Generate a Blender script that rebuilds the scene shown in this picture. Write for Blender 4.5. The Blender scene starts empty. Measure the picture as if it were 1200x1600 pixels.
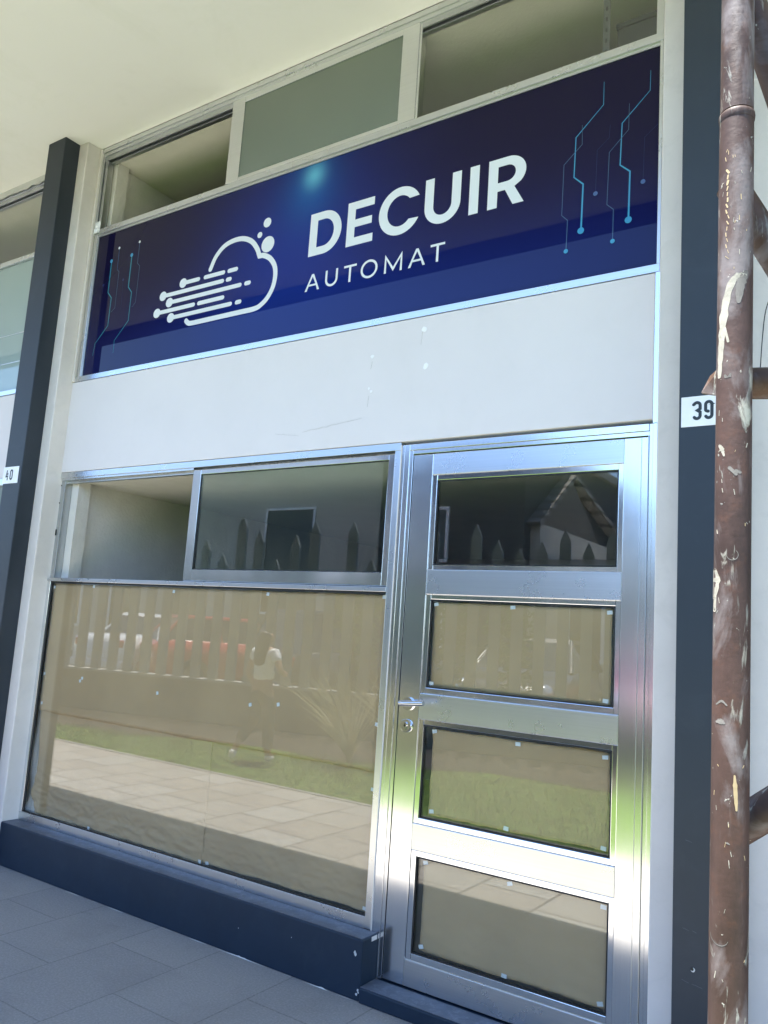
import bpy, bmesh, math, random
from mathutils import Vector, Matrix, noise
S = bpy.context.scene
C = S.collection
R = math.radians
E = 1.385                     # eye height: shop front numbers below are measured from eye level
random.seed(4)

# ------------------------------------------------------------------ camera, sky, sun, exposure
cam = bpy.data.cameras.new('camera'); co = bpy.data.objects.new('camera', cam); C.objects.link(co)
cam.sensor_fit = 'HORIZONTAL'; cam.sensor_width = 36; cam.lens = 36*1272.6/1200
cam.clip_start = .05; cam.clip_end = 2000
rt = Vector((0.82832761, 0.55637547, 0.06572449)); dn = Vector((-0.02781474, 0.15800982, -0.98704571)); fw = Vector((-0.55955314, 0.8157691, 0.14635934))
M = Matrix((rt, -dn, -fw)).transposed().to_4x4(); M.translation = Vector((0, -2.85, E)); co.matrix_world = M
S.camera = co
W = bpy.data.worlds.new('World'); S.world = W; W.use_nodes = True
nt = W.node_tree; sky = nt.nodes.new('ShaderNodeTexSky'); sky.sky_type = 'NISHITA'; sky.sun_disc = False
SUN = Vector((-.10, -.238, 1)).normalized()
sky.sun_elevation = math.asin(SUN.z); sky.sun_rotation = math.atan2(SUN.x, SUN.y)
sky.altitude = 1500; sky.air_density = .9; sky.dust_density = 0; sky.ozone_density = 2.2
bg = nt.nodes['Background']; bg.inputs['Strength'].default_value = .15
nt.links.new(sky.outputs[0], bg.inputs[0])
sl = bpy.data.lights.new('sun', 'SUN'); so = bpy.data.objects.new('sun', sl); C.objects.link(so)
sl.energy = 4.8; sl.angle = R(.53); sl.color = (1, .955, .89)
so.rotation_euler = SUN.to_track_quat('Z', 'Y').to_euler(); so.location = (0, -10, 12)
S.view_settings.view_transform = 'Standard'; S.view_settings.look = 'None'; S.view_settings.gamma = 1
S.view_settings.exposure = 2.1
S.render.engine = 'CYCLES'
S.cycles.max_bounces = 9; S.cycles.diffuse_bounces = 5; S.cycles.glossy_bounces = 5; S.cycles.transparent_max_bounces = 20
S.cycles.use_denoising = True; S.cycles.use_adaptive_sampling = False; S.cycles.caustics_reflective = True; S.cycles.caustics_refractive = False
S.cycles.blur_glossy = .3; S.cycles.sample_clamp_indirect = 8

# ------------------------------------------------------------------ materials
def mat(name):
    m = bpy.data.materials.new(name); m.use_nodes = True
    n = m.node_tree.nodes; b = n['Principled BSDF']; return m, m.node_tree, b
def nd(t, k, **kw):
    x = t.nodes.new(k)
    for a, v in kw.items():
        if a in x.inputs.keys() or isinstance(a, int): x.inputs[a].default_value = v
        else: setattr(x, a, v)
    return x
def coords(t, scale=(1, 1, 1), rot=(0, 0, 0), loc=(0, 0, 0)):
    tc = t.nodes.new('ShaderNodeTexCoord'); mp = t.nodes.new('ShaderNodeMapping')
    mp.inputs['Scale'].default_value = scale; mp.inputs['Rotation'].default_value = rot; mp.inputs['Location'].default_value = loc
    t.links.new(tc.outputs['Object'], mp.inputs['Vector']); return mp.outputs[0]
def nz(t, v, scale, detail=4, rough=.55, dist=0):
    x = t.nodes.new('ShaderNodeTexNoise'); x.inputs['Scale'].default_value = scale; x.inputs['Detail'].default_value = detail
    x.inputs['Roughness'].default_value = rough; x.inputs['Distortion'].default_value = dist
    t.links.new(v, x.inputs['Vector']); return x.outputs[0]
def ramp(t, f, stops):
    x = t.nodes.new('ShaderNodeValToRGB'); e = x.color_ramp.elements
    while len(e) < len(stops): e.new(.5)
    for i, (p, c) in enumerate(stops):
        e[i].position = p; e[i].color = (*c, 1) if not isinstance(c, (int, float)) else (c, c, c, 1)
    t.links.new(f, x.inputs[0]); return x.outputs[0]
def mixc(t, f, a, b):
    x = t.nodes.new('ShaderNodeMix'); x.data_type = 'RGBA'
    for s, v in ((0, f), (6, a), (7, b)):
        if isinstance(v, tuple): x.inputs[s].default_value = (*v, 1)
        elif isinstance(v, (int, float)): x.inputs[s].default_value = v
        else: t.links.new(v, x.inputs[s])
    return x.outputs[2]
def mth(t, op, a, b=None, clamp=False):
    x = t.nodes.new('ShaderNodeMath'); x.operation = op; x.use_clamp = clamp
    for i, v in enumerate((a, b)):
        if v is None: continue
        if isinstance(v, (int, float)): x.inputs[i].default_value = v
        else: t.links.new(v, x.inputs[i])
    return x.outputs[0]
def bump(t, b, h, strength=.3, dist=.002):
    x = t.nodes.new('ShaderNodeBump'); x.inputs['Strength'].default_value = strength; x.inputs['Distance'].default_value = dist
    t.links.new(h, x.inputs['Height']); t.links.new(x.outputs[0], b.inputs['Normal']); return x
def paint(name, col, rough=.6, var=.06, scale=3, bmp=.15, bscale=60, bdist=.0015, spec=.5, dirt=None, dirtamt=.5):
    m, t, b = mat(name); v = coords(t)
    n = nz(t, v, scale, 6, .6)
    lo = tuple(c*(1-var) for c in col); hi = tuple(min(1, c*(1+var)) for c in col)
    c = ramp(t, n, [(.3, lo), (.7, hi)])
    if dirt:
        n2 = nz(t, v, scale*2.3, 9, .7, .6); f = mth(t, 'MULTIPLY', ramp(t, n2, [(.52, 0.), (.75, 1.)]), dirtamt)
        c = mixc(t, f, c, dirt)
    t.links.new(c, b.inputs['Base Color']); b.inputs['Roughness'].default_value = rough
    b.inputs['Specular IOR Level'].default_value = spec
    if bmp: bump(t, b, nz(t, v, bscale, 5, .6), bmp, bdist)
    return m
def alu(name, axis, rough=.2, col=(.76, .775, .79)):
    m, t, b = mat(name)
    sc = (220, 220, .8) if axis == 'z' else (.8, 220, 220)
    v = coords(t, sc); n = nz(t, v, 1, 3, .6)
    v2 = coords(t); n2 = nz(t, v2, 5, 6, .65)
    c = mixc(t, ramp(t, n, [(.3, 0.), (.7, 1.)]), tuple(x*.94 for x in col), col)
    c = mixc(t, mth(t, 'MULTIPLY', ramp(t, n2, [(.5, 0.), (.75, 1.)]), .2), c, tuple(x*.88 for x in col))
    t.links.new(c, b.inputs['Base Color']); b.inputs['Metallic'].default_value = 1
    r = mth(t, 'ADD', mth(t, 'MULTIPLY', n2, .08), rough-.03); t.links.new(r, b.inputs['Roughness'])
    return m
def glass(name, tint=(.975, .985, .978), f0=.056):
    m = bpy.data.materials.new(name); m.use_nodes = True; t = m.node_tree
    for x in list(t.nodes): t.nodes.remove(x)
    o = t.nodes.new('ShaderNodeOutputMaterial'); g = t.nodes.new('ShaderNodeNewGeometry')
    dp = t.nodes.new('ShaderNodeVectorMath'); dp.operation = 'DOT_PRODUCT'
    t.links.new(g.outputs['Normal'], dp.inputs[0]); t.links.new(g.outputs['Incoming'], dp.inputs[1])
    c = mth(t, 'ABSOLUTE', dp.outputs['Value']); q = mth(t, 'POWER', mth(t, 'SUBTRACT', 1, c), 5)
    f = mth(t, 'ADD', mth(t, 'MULTIPLY', q, 1-f0), f0, True)
    tr = nd(t, 'ShaderNodeBsdfTransparent'); tr.inputs[0].default_value = (*tint, 1)
    gl = nd(t, 'ShaderNodeBsdfGlossy'); gl.inputs['Roughness'].default_value = 0.0; gl.inputs[0].default_value = (1, 1, 1, 1)
    mx = t.nodes.new('ShaderNodeMixShader'); t.links.new(f, mx.inputs[0]); t.links.new(tr.outputs[0], mx.inputs[1]); t.links.new(gl.outputs[0], mx.inputs[2])
    t.links.new(mx.outputs[0], o.inputs[0]); return m
def plain(name, col, rough=.5, metal=0, coat=0, spec=.5):
    m, t, b = mat(name); b.inputs['Roughness'].default_value = rough
    b.inputs['Metallic'].default_value = metal; b.inputs['Coat Weight'].default_value = coat; b.inputs['Coat Roughness'].default_value = .02
    b.inputs['Specular IOR Level'].default_value = spec
    n = nz(t, coords(t), 14, 4); t.links.new(ramp(t, n, [(.3, tuple(c*.93 for c in col)), (.7, tuple(min(1, c*1.05) for c in col))]), b.inputs['Base Color'])
    return m
def gloss_print(name, col):
    m, t, b = mat(name); b.inputs['Base Color'].default_value = (*col, 1); b.inputs['Roughness'].default_value = .35; b.inputs['Specular IOR Level'].default_value = 0
    b.inputs['Coat Weight'].default_value = 1; b.inputs['Coat Roughness'].default_value = .0; b.inputs['Coat IOR'].default_value = 1.36
    return m

WALL = paint('smooth_white_wall_paint', (.725, .690, .685), .7, .03, 1.5, .12, 45, .002, dirt=(.58, .56, .54), dirtamt=.15)
PIL = paint('cream_plaster_paint', (.69, .645, .60), .75, .05, 4, .3, 60, .002, dirt=(.42, .40, .36), dirtamt=.25)
CEIL = paint('cream_ceiling_paint', (.86, .84, .80), .85, .02, .8, .25, 22, .004, dirt=(.66, .65, .55), dirtamt=.25)
NAVY = paint('navy_masonry_paint', (.010, .023, .043), .5, .12, 5, .25, 35, .0025, spec=.35, dirt=(.03, .045, .065), dirtamt=.35)
CHAR = paint('charcoal_column_paint', (.019, .028, .039), .5, .08, 3, .12, 60, .0015, dirt=(.040, .050, .066), dirtamt=.3)
SILL = paint('worn_grey_blue_sill_paint', (.085, .098, .125), .5, .25, 14, .5, 50, .003, dirt=(.26, .27, .30), dirtamt=.6)
INT = paint('rough_stucco_wall', (.64, .61, .55), .9, .06, 6, .7, 55, .006)
INT2 = paint('interior_ceiling_plaster', (.66, .63, .56), .9, .04, 5, .5, 60, .004)
ALZ = alu('brushed_aluminium_upright', 'z', .14)
ALX = alu('brushed_aluminium_rail', 'x', .27, (.68, .695, .71))
ALS = alu('smooth_aluminium_sash', 'x', .09)
ALG = alu('dull_aluminium_track', 'z', .35, (.55, .57, .58))
BLACK = plain('black_rubber', (.008, .009, .010), .5)
CHROME = plain('satin_steel', (.62, .62, .64), .16, 1)
GLASS = glass('clear_glass')
GLASSG = glass('greenish_sash_glass', (.90, .965, .94), .062)
GLASSD = glass('clear_door_glass', (.965, .98, .972), .056)
TAPE = plain('pale_sticky_tape', (.62, .66, .67), .45)
WHITE = plain('white_plate', (.82, .83, .84), .35)
INK = plain('dark_plate_lettering', (.02, .028, .035), .5)
FILLER = plain('white_filler', (.9, .9, .9), .8)
CHIP = plain('chipped_plaster', (.62, .62, .60), .9)

def film_mat():
    m, t, b = mat('frosted_green_glass'); v = coords(t)
    t.links.new(ramp(t, nz(t, v, 1.2, 2), [(.3, (.25, .34, .32)), (.7, (.29, .38, .355))]), b.inputs['Base Color'])
    b.inputs['Roughness'].default_value = .5; b.inputs['Coat Weight'].default_value = 1; b.inputs['Coat Roughness'].default_value = .02; return m
FILM = film_mat()
def film2():
    m = FILM.copy(); m.name = 'frosted_grey_glass'; t = m.node_tree
    for n in t.nodes:
        if n.type == 'VALTORGB':
            n.color_ramp.elements[0].color = (.13, .165, .135, 1); n.color_ramp.elements[1].color = (.16, .195, .16, 1)
    return m
FILMG = film2()

def sign_mat():
    m, t, b = mat('printed_navy_sign_face')
    tc = t.nodes.new('ShaderNodeTexCoord'); sx = t.nodes.new('ShaderNodeSeparateXYZ'); t.links.new(tc.outputs['Object'], sx.inputs[0])
    def blob(cx, cz, rx, rz, p=1.0):
        cx += 2.53; cz -= 1.4+E       # object space of the sign face
        a = mth(t, 'POWER', mth(t, 'ABSOLUTE', mth(t, 'DIVIDE', mth(t, 'SUBTRACT', sx.outputs[0], cx), rx)), 2)
        c = mth(t, 'POWER', mth(t, 'ABSOLUTE', mth(t, 'DIVIDE', mth(t, 'SUBTRACT', sx.outputs[2], cz), rz)), 2)
        return mth(t, 'POWER', mth(t, 'EXPONENT', mth(t, 'MULTIPLY', mth(t, 'ADD', a, c), -1)), p)
    c = mixc(t, blob(-2.62, 1.78+E, .55, .62), (.0065, .0045, .030), (.006, .026, .22))
    c = mixc(t, mth(t, 'MULTIPLY', blob(-2.2, 1.45+E, 1.9, .33), .8), c, (.010, .022, .15))  # lower band: blue of the reflected sky put into the face colour
    c = mixc(t, mth(t, 'MULTIPLY', blob(-2.54, 2.17+E, .16, .18), .8), c, (.006, .085, .30))
    c = mixc(t, mth(t, 'MULTIPLY', blob(-2.52, 2.235+E, .062, .065), .9), c, (.12, .42, .58))
    t.links.new(c, b.inputs['Base Color']); b.inputs['Roughness'].default_value = .4; b.inputs['Specular IOR Level'].default_value = 0
    b.inputs['Coat Weight'].default_value = .75; b.inputs['Coat Roughness'].default_value = 0.0; b.inputs['Coat IOR'].default_value = 1.36
    return m
SIGN = sign_mat()
LET = gloss_print('white_vinyl_print', (.74, .78, .80))
CYAN = gloss_print('bright_cyan_print', (.06, .30, .52))
CYAN2 = gloss_print('dull_cyan_print', (.07, .14, .25))
CYAN3 = gloss_print('faint_blue_print', (.02, .032, .11))
TEAL = gloss_print('teal_print', (.035, .24, .33))

def kraft(name='brown_kraft_paper', s=1.0):
    m, t, b = mat(name); v = coords(t)
    n = nz(t, v, 2.5, 5, .6)
    c = ramp(t, n, [(.3, (.385*s, .275*s, .150*s)), (.7, (.445*s, .323*s, .178*s))])
    fib = nz(t, coords(t, (20, 20, 400)), 1, 2); c = mixc(t, mth(t, 'MULTIPLY', fib, .12), c, (.38*s, .31*s, .19*s))
    t.links.new(c, b.inputs['Base Color']); b.inputs['Roughness'].default_value = .75; b.inputs['Specular IOR Level'].default_value = .3
    w = nz(t, v, 6, 3, .5, .4); w2 = mth(t, 'ABSOLUTE', mth(t, 'SUBTRACT', nz(t, coords(t, (1, 1, 2)), 4.5, 2, .5, .8), .5)); bump(t, b, mth(t, 'ADD', w, mth(t, 'MULTIPLY', ramp(t, w2, [(.0, 0.), (.06, 1.)]), .05)), .16, .010); return m
KRAFT = kraft()

def tile_mat(name, k1, k2, k3, bw, rh, loc, mort=.0035):
    m, t, b = mat(name)
    v = coords(t, (1, 1, 1), (0, 0, R(90)), loc)
    br = t.nodes.new('ShaderNodeTexBrick'); t.links.new(v, br.inputs[0])
    br.offset = .5; br.inputs['Scale'].default_value = 1; br.inputs['Brick Width'].default_value = bw; br.inputs['Row Height'].default_value = rh
    br.inputs['Mortar Size'].default_value = mort; br.inputs['Mortar Smooth'].default_value = .15; br.inputs['Bias'].default_value = 0
    br.inputs['Color1'].default_value = (*k1, 1); br.inputs['Color2'].default_value = (*k2, 1); br.inputs['Mortar'].default_value = (*k3, 1)
    n = nz(t, coords(t), 110, 4, .8); n2 = nz(t, coords(t), 2.2, 8, .68)
    c = mixc(t, ramp(t, n, [(.42, 0.), (.68, .5)]), br.outputs['Color'], tuple(min(1, x*1.7) for x in k2))
    c = mixc(t, mth(t, 'MULTIPLY', ramp(t, n2, [(.48, 0.), (.68, 1.)]), .32), c, tuple(x*.6 for x in k1))
    n3 = nz(t, coords(t, loc=(5, 2, 0)), 6, 6, .7, 1.2)
    c = mixc(t, mth(t, 'MULTIPLY', ramp(t, n3, [(.6, 0.), (.74, 1.)]), .3), c, tuple(x*.5 for x in k1))
    t.links.new(c, b.inputs['Base Color']); b.inputs['Roughness'].default_value = .62
    h = mth(t, 'ADD', mth(t, 'MULTIPLY', br.outputs['Fac'], -1.0), mth(t, 'MULTIPLY', n, .35)); bump(t, b, h, .5, .0025)
    return m
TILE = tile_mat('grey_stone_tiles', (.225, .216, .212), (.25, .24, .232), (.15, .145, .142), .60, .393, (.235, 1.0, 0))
TILE2 = tile_mat('sunlit_walk_slabs', (.45, .435, .40), (.36, .32, .275), (.12, .11, .10), .42, .42, (.1, .12, 0), .010)  # paler than the porch tiles: sunlit tone put into the slab colour
LAWN = paint('lawn_soil_and_turf', (.15, .25, .04), .95, .35, 5, 1, 90, .03)
BLADE = paint('grass_blades', (.22, .32, .065), .7, .4, 3, 0)
SOIL = paint('dark_bed_soil', (.045, .033, .022), .95, .4, 7, 1, 40, .03)
ROAD = paint('asphalt', (.055, .055, .058), .9, .2, 2, .6, 120, .01)
KERB = paint('concrete', (.32, .31, .29), .85, .12, 3, .4, 60, .004)
PICK = paint('grey_blue_fence_paint', (.22, .235, .235), .6, .08, 4, .15, 50, .002)
PINKW = paint('pale_pink_render', (.50, .48, .43), .85, .06, 1, .3, 30, .005)
DKW2 = paint('brown_grey_render', (.13, .12, .105), .9, .12, 2, .3, 30, .005)
DKW = paint('dark_grey_render', (.05, .055, .06), .85, .08, 1, .3, 30, .005)
GREYW = paint('grey_render', (.22, .21, .20), .85, .08, 1, .3, 30, .005)
DARKW = plain('dark_window_glass', (.015, .02, .025), .08)
LEAF = paint('green_leaves', (.10, .20, .035), .55, .5, 6, 0)
STRAW = paint('dry_plume_grass', (.40, .36, .22), .8, .3, 9, 0)
BARK = paint('bark', (.11, .08, .055), .9, .3, 20, .6, 40, .01)
def roof_mat():
    m, t, b = mat('pale_roof_tiles'); v = coords(t)
    wv = nd(t, 'ShaderNodeTexWave', wave_type='BANDS', bands_direction='Z'); wv.inputs['Scale'].default_value = 1.3; wv.inputs['Distortion'].default_value = .3
    t.links.new(v, wv.inputs[0]); t.links.new(ramp(t, wv.outputs[1], [(.1, (.05, .045, .04)), (.35, (.30, .28, .25))]), b.inputs['Base Color']); b.inputs['Roughness'].default_value = .85
    return m
ROOF = roof_mat()

def rust_mat(name, base1, base2, spl=.5, seed=0):
    m, t, b = mat(name); v = coords(t, loc=(seed, seed*2, 0)); vs = coords(t, (1, 1, .45), loc=(seed, 0, 3))
    n1 = nz(t, vs, 14, 8, .65, .4); c = ramp(t, n1, [(.30, base1), (.52, base2), (.75, tuple(x*1.5 for x in base2))])
    grey = mth(t, 'MULTIPLY', ramp(t, nz(t, coords(t, (1, 1, .5), loc=(9+seed, 1, 2)), 11, 7, .6, .8), [(.5, 0.), (.63, 1.)]), .65)
    c = mixc(t, grey, c, (.26, .23, .23))
    org = mth(t, 'MULTIPLY', ramp(t, nz(t, coords(t, loc=(2, 7+seed, 2)), 30, 8, .7), [(.55, 0.), (.70, 1.)]), .28)
    c = mixc(t, org, c, (.16, .062, .028))
    # cement and paint splashes: small specks, larger smears
    sp = ramp(t, nz(t, coords(t, (1, 1, .8), loc=(4, 4+seed, 1)), 95, 3, .6, .5), [(.69, 0.), (.72, 1.)])
    sm = ramp(t, nz(t, coords(t, (1, 1, .28), loc=(1+seed, 3, 5.3)), 30, 7, .62, 1.6), [(.615, 0.), (.655, .6), (.70, 1.)])
    area = ramp(t, nz(t, coords(t, (1, 1, .6), loc=(7, 3, seed)), 6, 2), [(.36, 0.), (.55, 1.)])
    s = mth(t, 'MAXIMUM', mth(t, 'MULTIPLY', sp, spl+.3), mth(t, 'MULTIPLY', sm, area), True)
    s = mth(t, 'MULTIPLY', s, .75)
    scol = ramp(t, nz(t, v, 25, 3), [(.4, (.62, .60, .50)), (.6, (.38, .40, .36))])
    c = mixc(t, s, c, scol)
    t.links.new(c, b.inputs['Base Color'])
    t.links.new(mth(t, 'ADD', mth(t, 'MULTIPLY', n1, .25), .46), b.inputs['Roughness']); b.inputs['Specular IOR Level'].default_value = .4
    h = mth(t, 'ADD', mth(t, 'MULTIPLY', s, 1.2), nz(t, v, 120, 4)); bump(t, b, h, .45, .0012)
    return m
RUST = rust_mat('painted_brown_steel_tube', (.030, .015, .011), (.063, .034, .027), .5)
RUST2 = rust_mat('rusty_orange_steel_tube', (.042, .023, .016), (.085, .046, .029), .5, 3)

# ------------------------------------------------------------------ mesh helpers
class MB:
    def __init__(s, e=E): s.v = []; s.f = []; s.e = e; s.sm = []
    def box(s, x0, x1, y0, y1, z0, z1):
        k = len(s.v); e = s.e
        s.v += [(x, y, z+e) for z in (z0, z1) for x, y in ((x0, y0), (x1, y0), (x1, y1), (x0, y1))]
        for q in ((0, 3, 2, 1), (4, 5, 6, 7), (0, 1, 5, 4), (1, 2, 6, 5), (2, 3, 7, 6), (3, 0, 4, 7)): s.f.append(tuple(k+i for i in q)); s.sm.append(False)
        return s
    def poly(s, pts, smooth=False):
        k = len(s.v); s.v += [(p[0], p[1], p[2]+s.e) for p in pts]; s.f.append(tuple(range(k, k+len(pts)))); s.sm.append(smooth); return s
    def tube(s, pts, rads, n=20, cap=True, smooth=True):
        pts = [Vector(p) for p in pts]; k = len(s.v); up = None
        if isinstance(rads, (int, float)): rads = [rads]*len(pts)
        for i, p in enumerate(pts):
            d = (pts[min(i+1, len(pts)-1)]-pts[max(i-1, 0)]).normalized()
            if up is None: up = d.orthogonal().normalized()
            up = (up-d*up.dot(d)).normalized(); w = d.cross(up)
            for j in range(n):
                a = 2*math.pi*j/n; q = p+(up*math.cos(a)+w*math.sin(a))*rads[i]; s.v.append((q.x, q.y, q.z+s.e))
        for i in range(len(pts)-1):
            for j in range(n):
                s.f.append((k+i*n+j, k+i*n+(j+1) % n, k+(i+1)*n+(j+1) % n, k+(i+1)*n+j)); s.sm.append(smooth)
        if cap:
            c0 = len(s.v); s.v += s.v[k:k+n]; s.f.append(tuple(c0+j for j in reversed(range(n)))); s.sm.append(False)
            c1 = len(s.v); a = k+(len(pts)-1)*n; s.v += s.v[a:a+n]; s.f.append(tuple(c1+j for j in range(n))); s.sm.append(False)
        return s
    def grid(s, fn, nu, nv, smooth=True):
        k = len(s.v)
        for i in range(nu+1):
            for j in range(nv+1):
                p = fn(i/nu, j/nv); s.v.append((p[0], p[1], p[2]+s.e))
        for i in range(nu):
            for j in range(nv):
                a = k+i*(nv+1)+j; s.f.append((a, a+nv+1, a+nv+2, a+1)); s.sm.append(smooth)
        return s
    def build(s, name, m, parent=None, bevel=0, seg=2):
        me = bpy.data.meshes.new(name); off = Vector((0, 0, 0))
        p = parent
        while p is not None: off += p.location; p = p.parent
        me.from_pydata([tuple(Vector(v)-off) for v in s.v], [], s.f)
        for pl, q in zip(me.polygons, s.sm): pl.use_smooth = q
        me.materials.append(m); me.update()
        o = bpy.data.objects.new(name, me); C.objects.link(o)
        if parent: o.parent = parent
        if bevel:
            b = o.modifiers.new('bevel', 'BEVEL'); b.width = bevel; b.segments = seg; b.limit_method = 'ANGLE'; b.angle_limit = R(40)
        return o
def tag(o, label=None, cat=None, group=None, kind=None):
    for k, v in (('label', label), ('category', cat), ('group', group), ('kind', kind)):
        if v: o[k] = v
    return o
def empty(name, loc, label, cat, group=None):
    o = bpy.data.objects.new(name, None); C.objects.link(o); o.location = loc; o.empty_display_size = .1
    return tag(o, label, cat, group)
def copy_tree(o, parent=None):
    c = o.copy(); C.objects.link(c); c.parent = parent
    for ch in list(o.children): copy_tree(ch, c)
    return c

# 2D outlines in the plane of the front -> thin solid
def stroke(pts, w, caps=True, taper=None):
    P = [Vector(p) for p in pts]; n = len(P); L = []; Rr = []
    for i, p in enumerate(P):
        d0 = (P[i]-P[i-1]).normalized() if i else (P[1]-P[0]).normalized()
        d1 = (P[i+1]-P[i]).normalized() if i < n-1 else d0
        t = (d0+d1).normalized() if (d0+d1).length > 1e-6 else d0
        nn = Vector((-t.y, t.x)); k = 1/max(.45, nn.dot(Vector((-d0.y, d0.x))))
        ww = (w if taper is None else taper[i])/2*k
        L.append(p+nn*ww); Rr.append(p-nn*ww)
    out = list(L)
    if caps:
        r = (L[-1]-P[-1]); out += [P[-1]+Matrix.Rotation(-math.pi*a/8, 2) @ r for a in range(1, 8)]
    out += Rr[::-1]
    if caps:
        r = (Rr[0]-P[0]); out += [P[0]+Matrix.Rotation(-math.pi*a/8, 2) @ r for a in range(1, 8)]
    return [tuple(q) for q in out]
def ell(cx, cz, rx, rz, a0=0, a1=360, n=36):
    return [(cx+rx*math.cos(R(a0+(a1-a0)*i/n)), cz+rz*math.sin(R(a0+(a1-a0)*i/n))) for i in range(n+(0 if abs(a1-a0) == 360 else 1))]
def smoothp(pts, k=6):
    P = [Vector(p) for p in pts]; P = [P[0]*2-P[1]]+P+[P[-1]*2-P[-2]]; o = []
    for i in range(1, len(P)-2):
        for j in range(k):
            t = j/k; a, b, c, d = P[i-1:i+3]
            o.append(.5*((2*b)+(-a+c)*t+(2*a-5*b+4*c-d)*t*t+(-a+3*b-3*c+d)*t**3))
    o.append(P[-2]); return [tuple(q) for q in o]
def shape(name, contours, m, y, parent=None, th=.0006):
    cu = bpy.data.curves.new('outline', 'CURVE'); cu.dimensions = '2D'; cu.fill_mode = 'BOTH'; cu.extrude = th/2
    for c in contours:
        sp = cu.splines.new('POLY'); sp.points.add(len(c)-1); sp.use_cyclic_u = True
        for i, (x, z) in enumerate(c): sp.points[i].co = (x, z, 0, 1)
    ob = bpy.data.objects.new('outline', cu); me = bpy.data.meshes.new_from_object(ob)
    off = Vector((0, 0, 0)); p = parent
    while p is not None: off += p.location; p = p.parent
    for v in me.vertices:
        x, z, d = v.co; v.co = Vector((x, y-d-th/2, z+E))-off
    bpy.data.objects.remove(ob); bpy.data.curves.remove(cu)
    me.materials.clear(); me.materials.append(m); me.name = name
    o = bpy.data.objects.new(name, me); C.objects.link(o)
    if parent: o.parent = parent
    return o

# ------------------------------------------------------------------ ground
G = -E
def sheet(name, pts, dz, m, kind='structure'):
    o = MB().poly([(x, y, G+dz) for x, y in pts]).build(name, m); tag(o, kind=kind); return o
sheet('street', [(-300, -300), (300, -300), (300, 300), (-300, 300)], -.012, ROAD)
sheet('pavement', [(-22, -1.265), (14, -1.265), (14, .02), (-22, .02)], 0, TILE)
sheet('sunlit_walkway', [(-22, -2.75), (14, -2.75), (14, -1.2652), (-22, -1.2652)], 0, TILE2)  # starts on the canopy's shadow edge; its sunlit brightness is partly in the colour
FX = lambda x: -(4.8+(x+10.9)*.268)         # fence line
sheet('lawn', [(-16.5, -2.752), (-16.5, FX(-16.5)+.3), (9, FX(9)+.3), (9, -2.752)][::-1], -.004, LAWN)
bedpts = [(-16, FX(-16)+.2), (9, FX(9)+.2)] + [(x, FX(x)+1.75+.18*math.sin(x*2.1)+.1*math.sin(x*5.3)) for x in [9-i*.5 for i in range(51)]]
sheet('flower_bed', bedpts, .004, SOIL)
MB().box(-22, 14, -2.80, -2.752, G-.05, G+.006).build('lawn_kerb', KERB)['kind'] = 'structure'
# mown grass
g = MB()
for i in range(26000):
    x = random.uniform(-10.5, -1.2); y = random.uniform(-2.82, FX(x)+1.1)
    if y < FX(x)+1.62+.3*random.random() or y > -2.81: continue
    h = random.uniform(.018, .045); a = random.uniform(0, 6.28); dx, dy = math.cos(a)*.004, math.sin(a)*.004; lx, ly = random.gauss(0, .012), random.gauss(0, .012)
    g.poly([(x-dx, y-dy, G), (x+dx, y+dy, G), (x+lx, y+ly, G+h)])
tag(g.build('grass', BLADE), 'short bright green mown grass beyond the paved walk', 'grass', kind='stuff')

# ------------------------------------------------------------------ shop building
B = empty('shop_building', (-2.5, .3, 0), 'pale arcade shop building with aluminium glazing, cream canopy and navy plinth', 'building')
# canopy with dark edge strip
cn = MB().box(-16, 9, -2.30, .0, 2.899, 3.12).build('canopy', CEIL, B, .004)
MB().box(-16, 9, -2.318, -2.12, 2.85, 2.897).build('edge_beam', CHAR, cn)
MB().box(-16, 9, .002, 5.2, 3.124, 6.5).build('skylight_blocker', PIL, B)  # unseen mass above the canopy, added to block skylight
# plaster wall between the lower and upper windows, with neighbours
wl = MB()
for dx in (-3.876, 0, 3.876):
    wl.box(-4.353+dx, -.822+dx, .0, .06, .815, 1.368)
    wl.box(-4.9+dx, -.4+dx, .11, 4.2, .84, 1.385)       # floor slab behind
wl = wl.build('wall_panel', WALL, B, .003)
fp = [(-1.807, 1.308, .014), (-1.789, 1.141, .015), (-2.074, 1.224, .010), (-2.067, 1.059, .008), (-2.080, 1.075, .006)]
for x, z, r in fp:
    pts = [(x+r*(.6+.5*random.random())*math.cos(a*.628), z+r*(.6+.5*random.random())*math.sin(a*.628)) for a in range(10)]
    shape('filler_patch', [pts], FILLER, -.0005, wl, .0012)
CRK = plain('hairline_crack', (.47, .455, .43), .9)
for k_, (x_, z_, dx_, dz_) in enumerate(((-2.45, .905, .34, .035), (-2.62, .91, .15, -.02), (-2.078, 1.04, -.004, -.05), (-2.072, 1.20, -.006, -.035), (-1.815, 1.30, -.004, -.06), (-4.35, 1.30, .05, .02))):
    pp = [(x_+dx_*i_/14+.004*noise.noise((i_*.8, k_, 0)), z_+dz_*i_/14+.006*noise.noise((i_*.9, k_, 4))) for i_ in range(15)]
    shape('crack', [stroke(pp, 0, False, [.0004+.0012*abs(noise.noise((i_*1.3, k_, 8))) for i_ in range(15)])], CRK, -.0004, wl, .0008)
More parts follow.
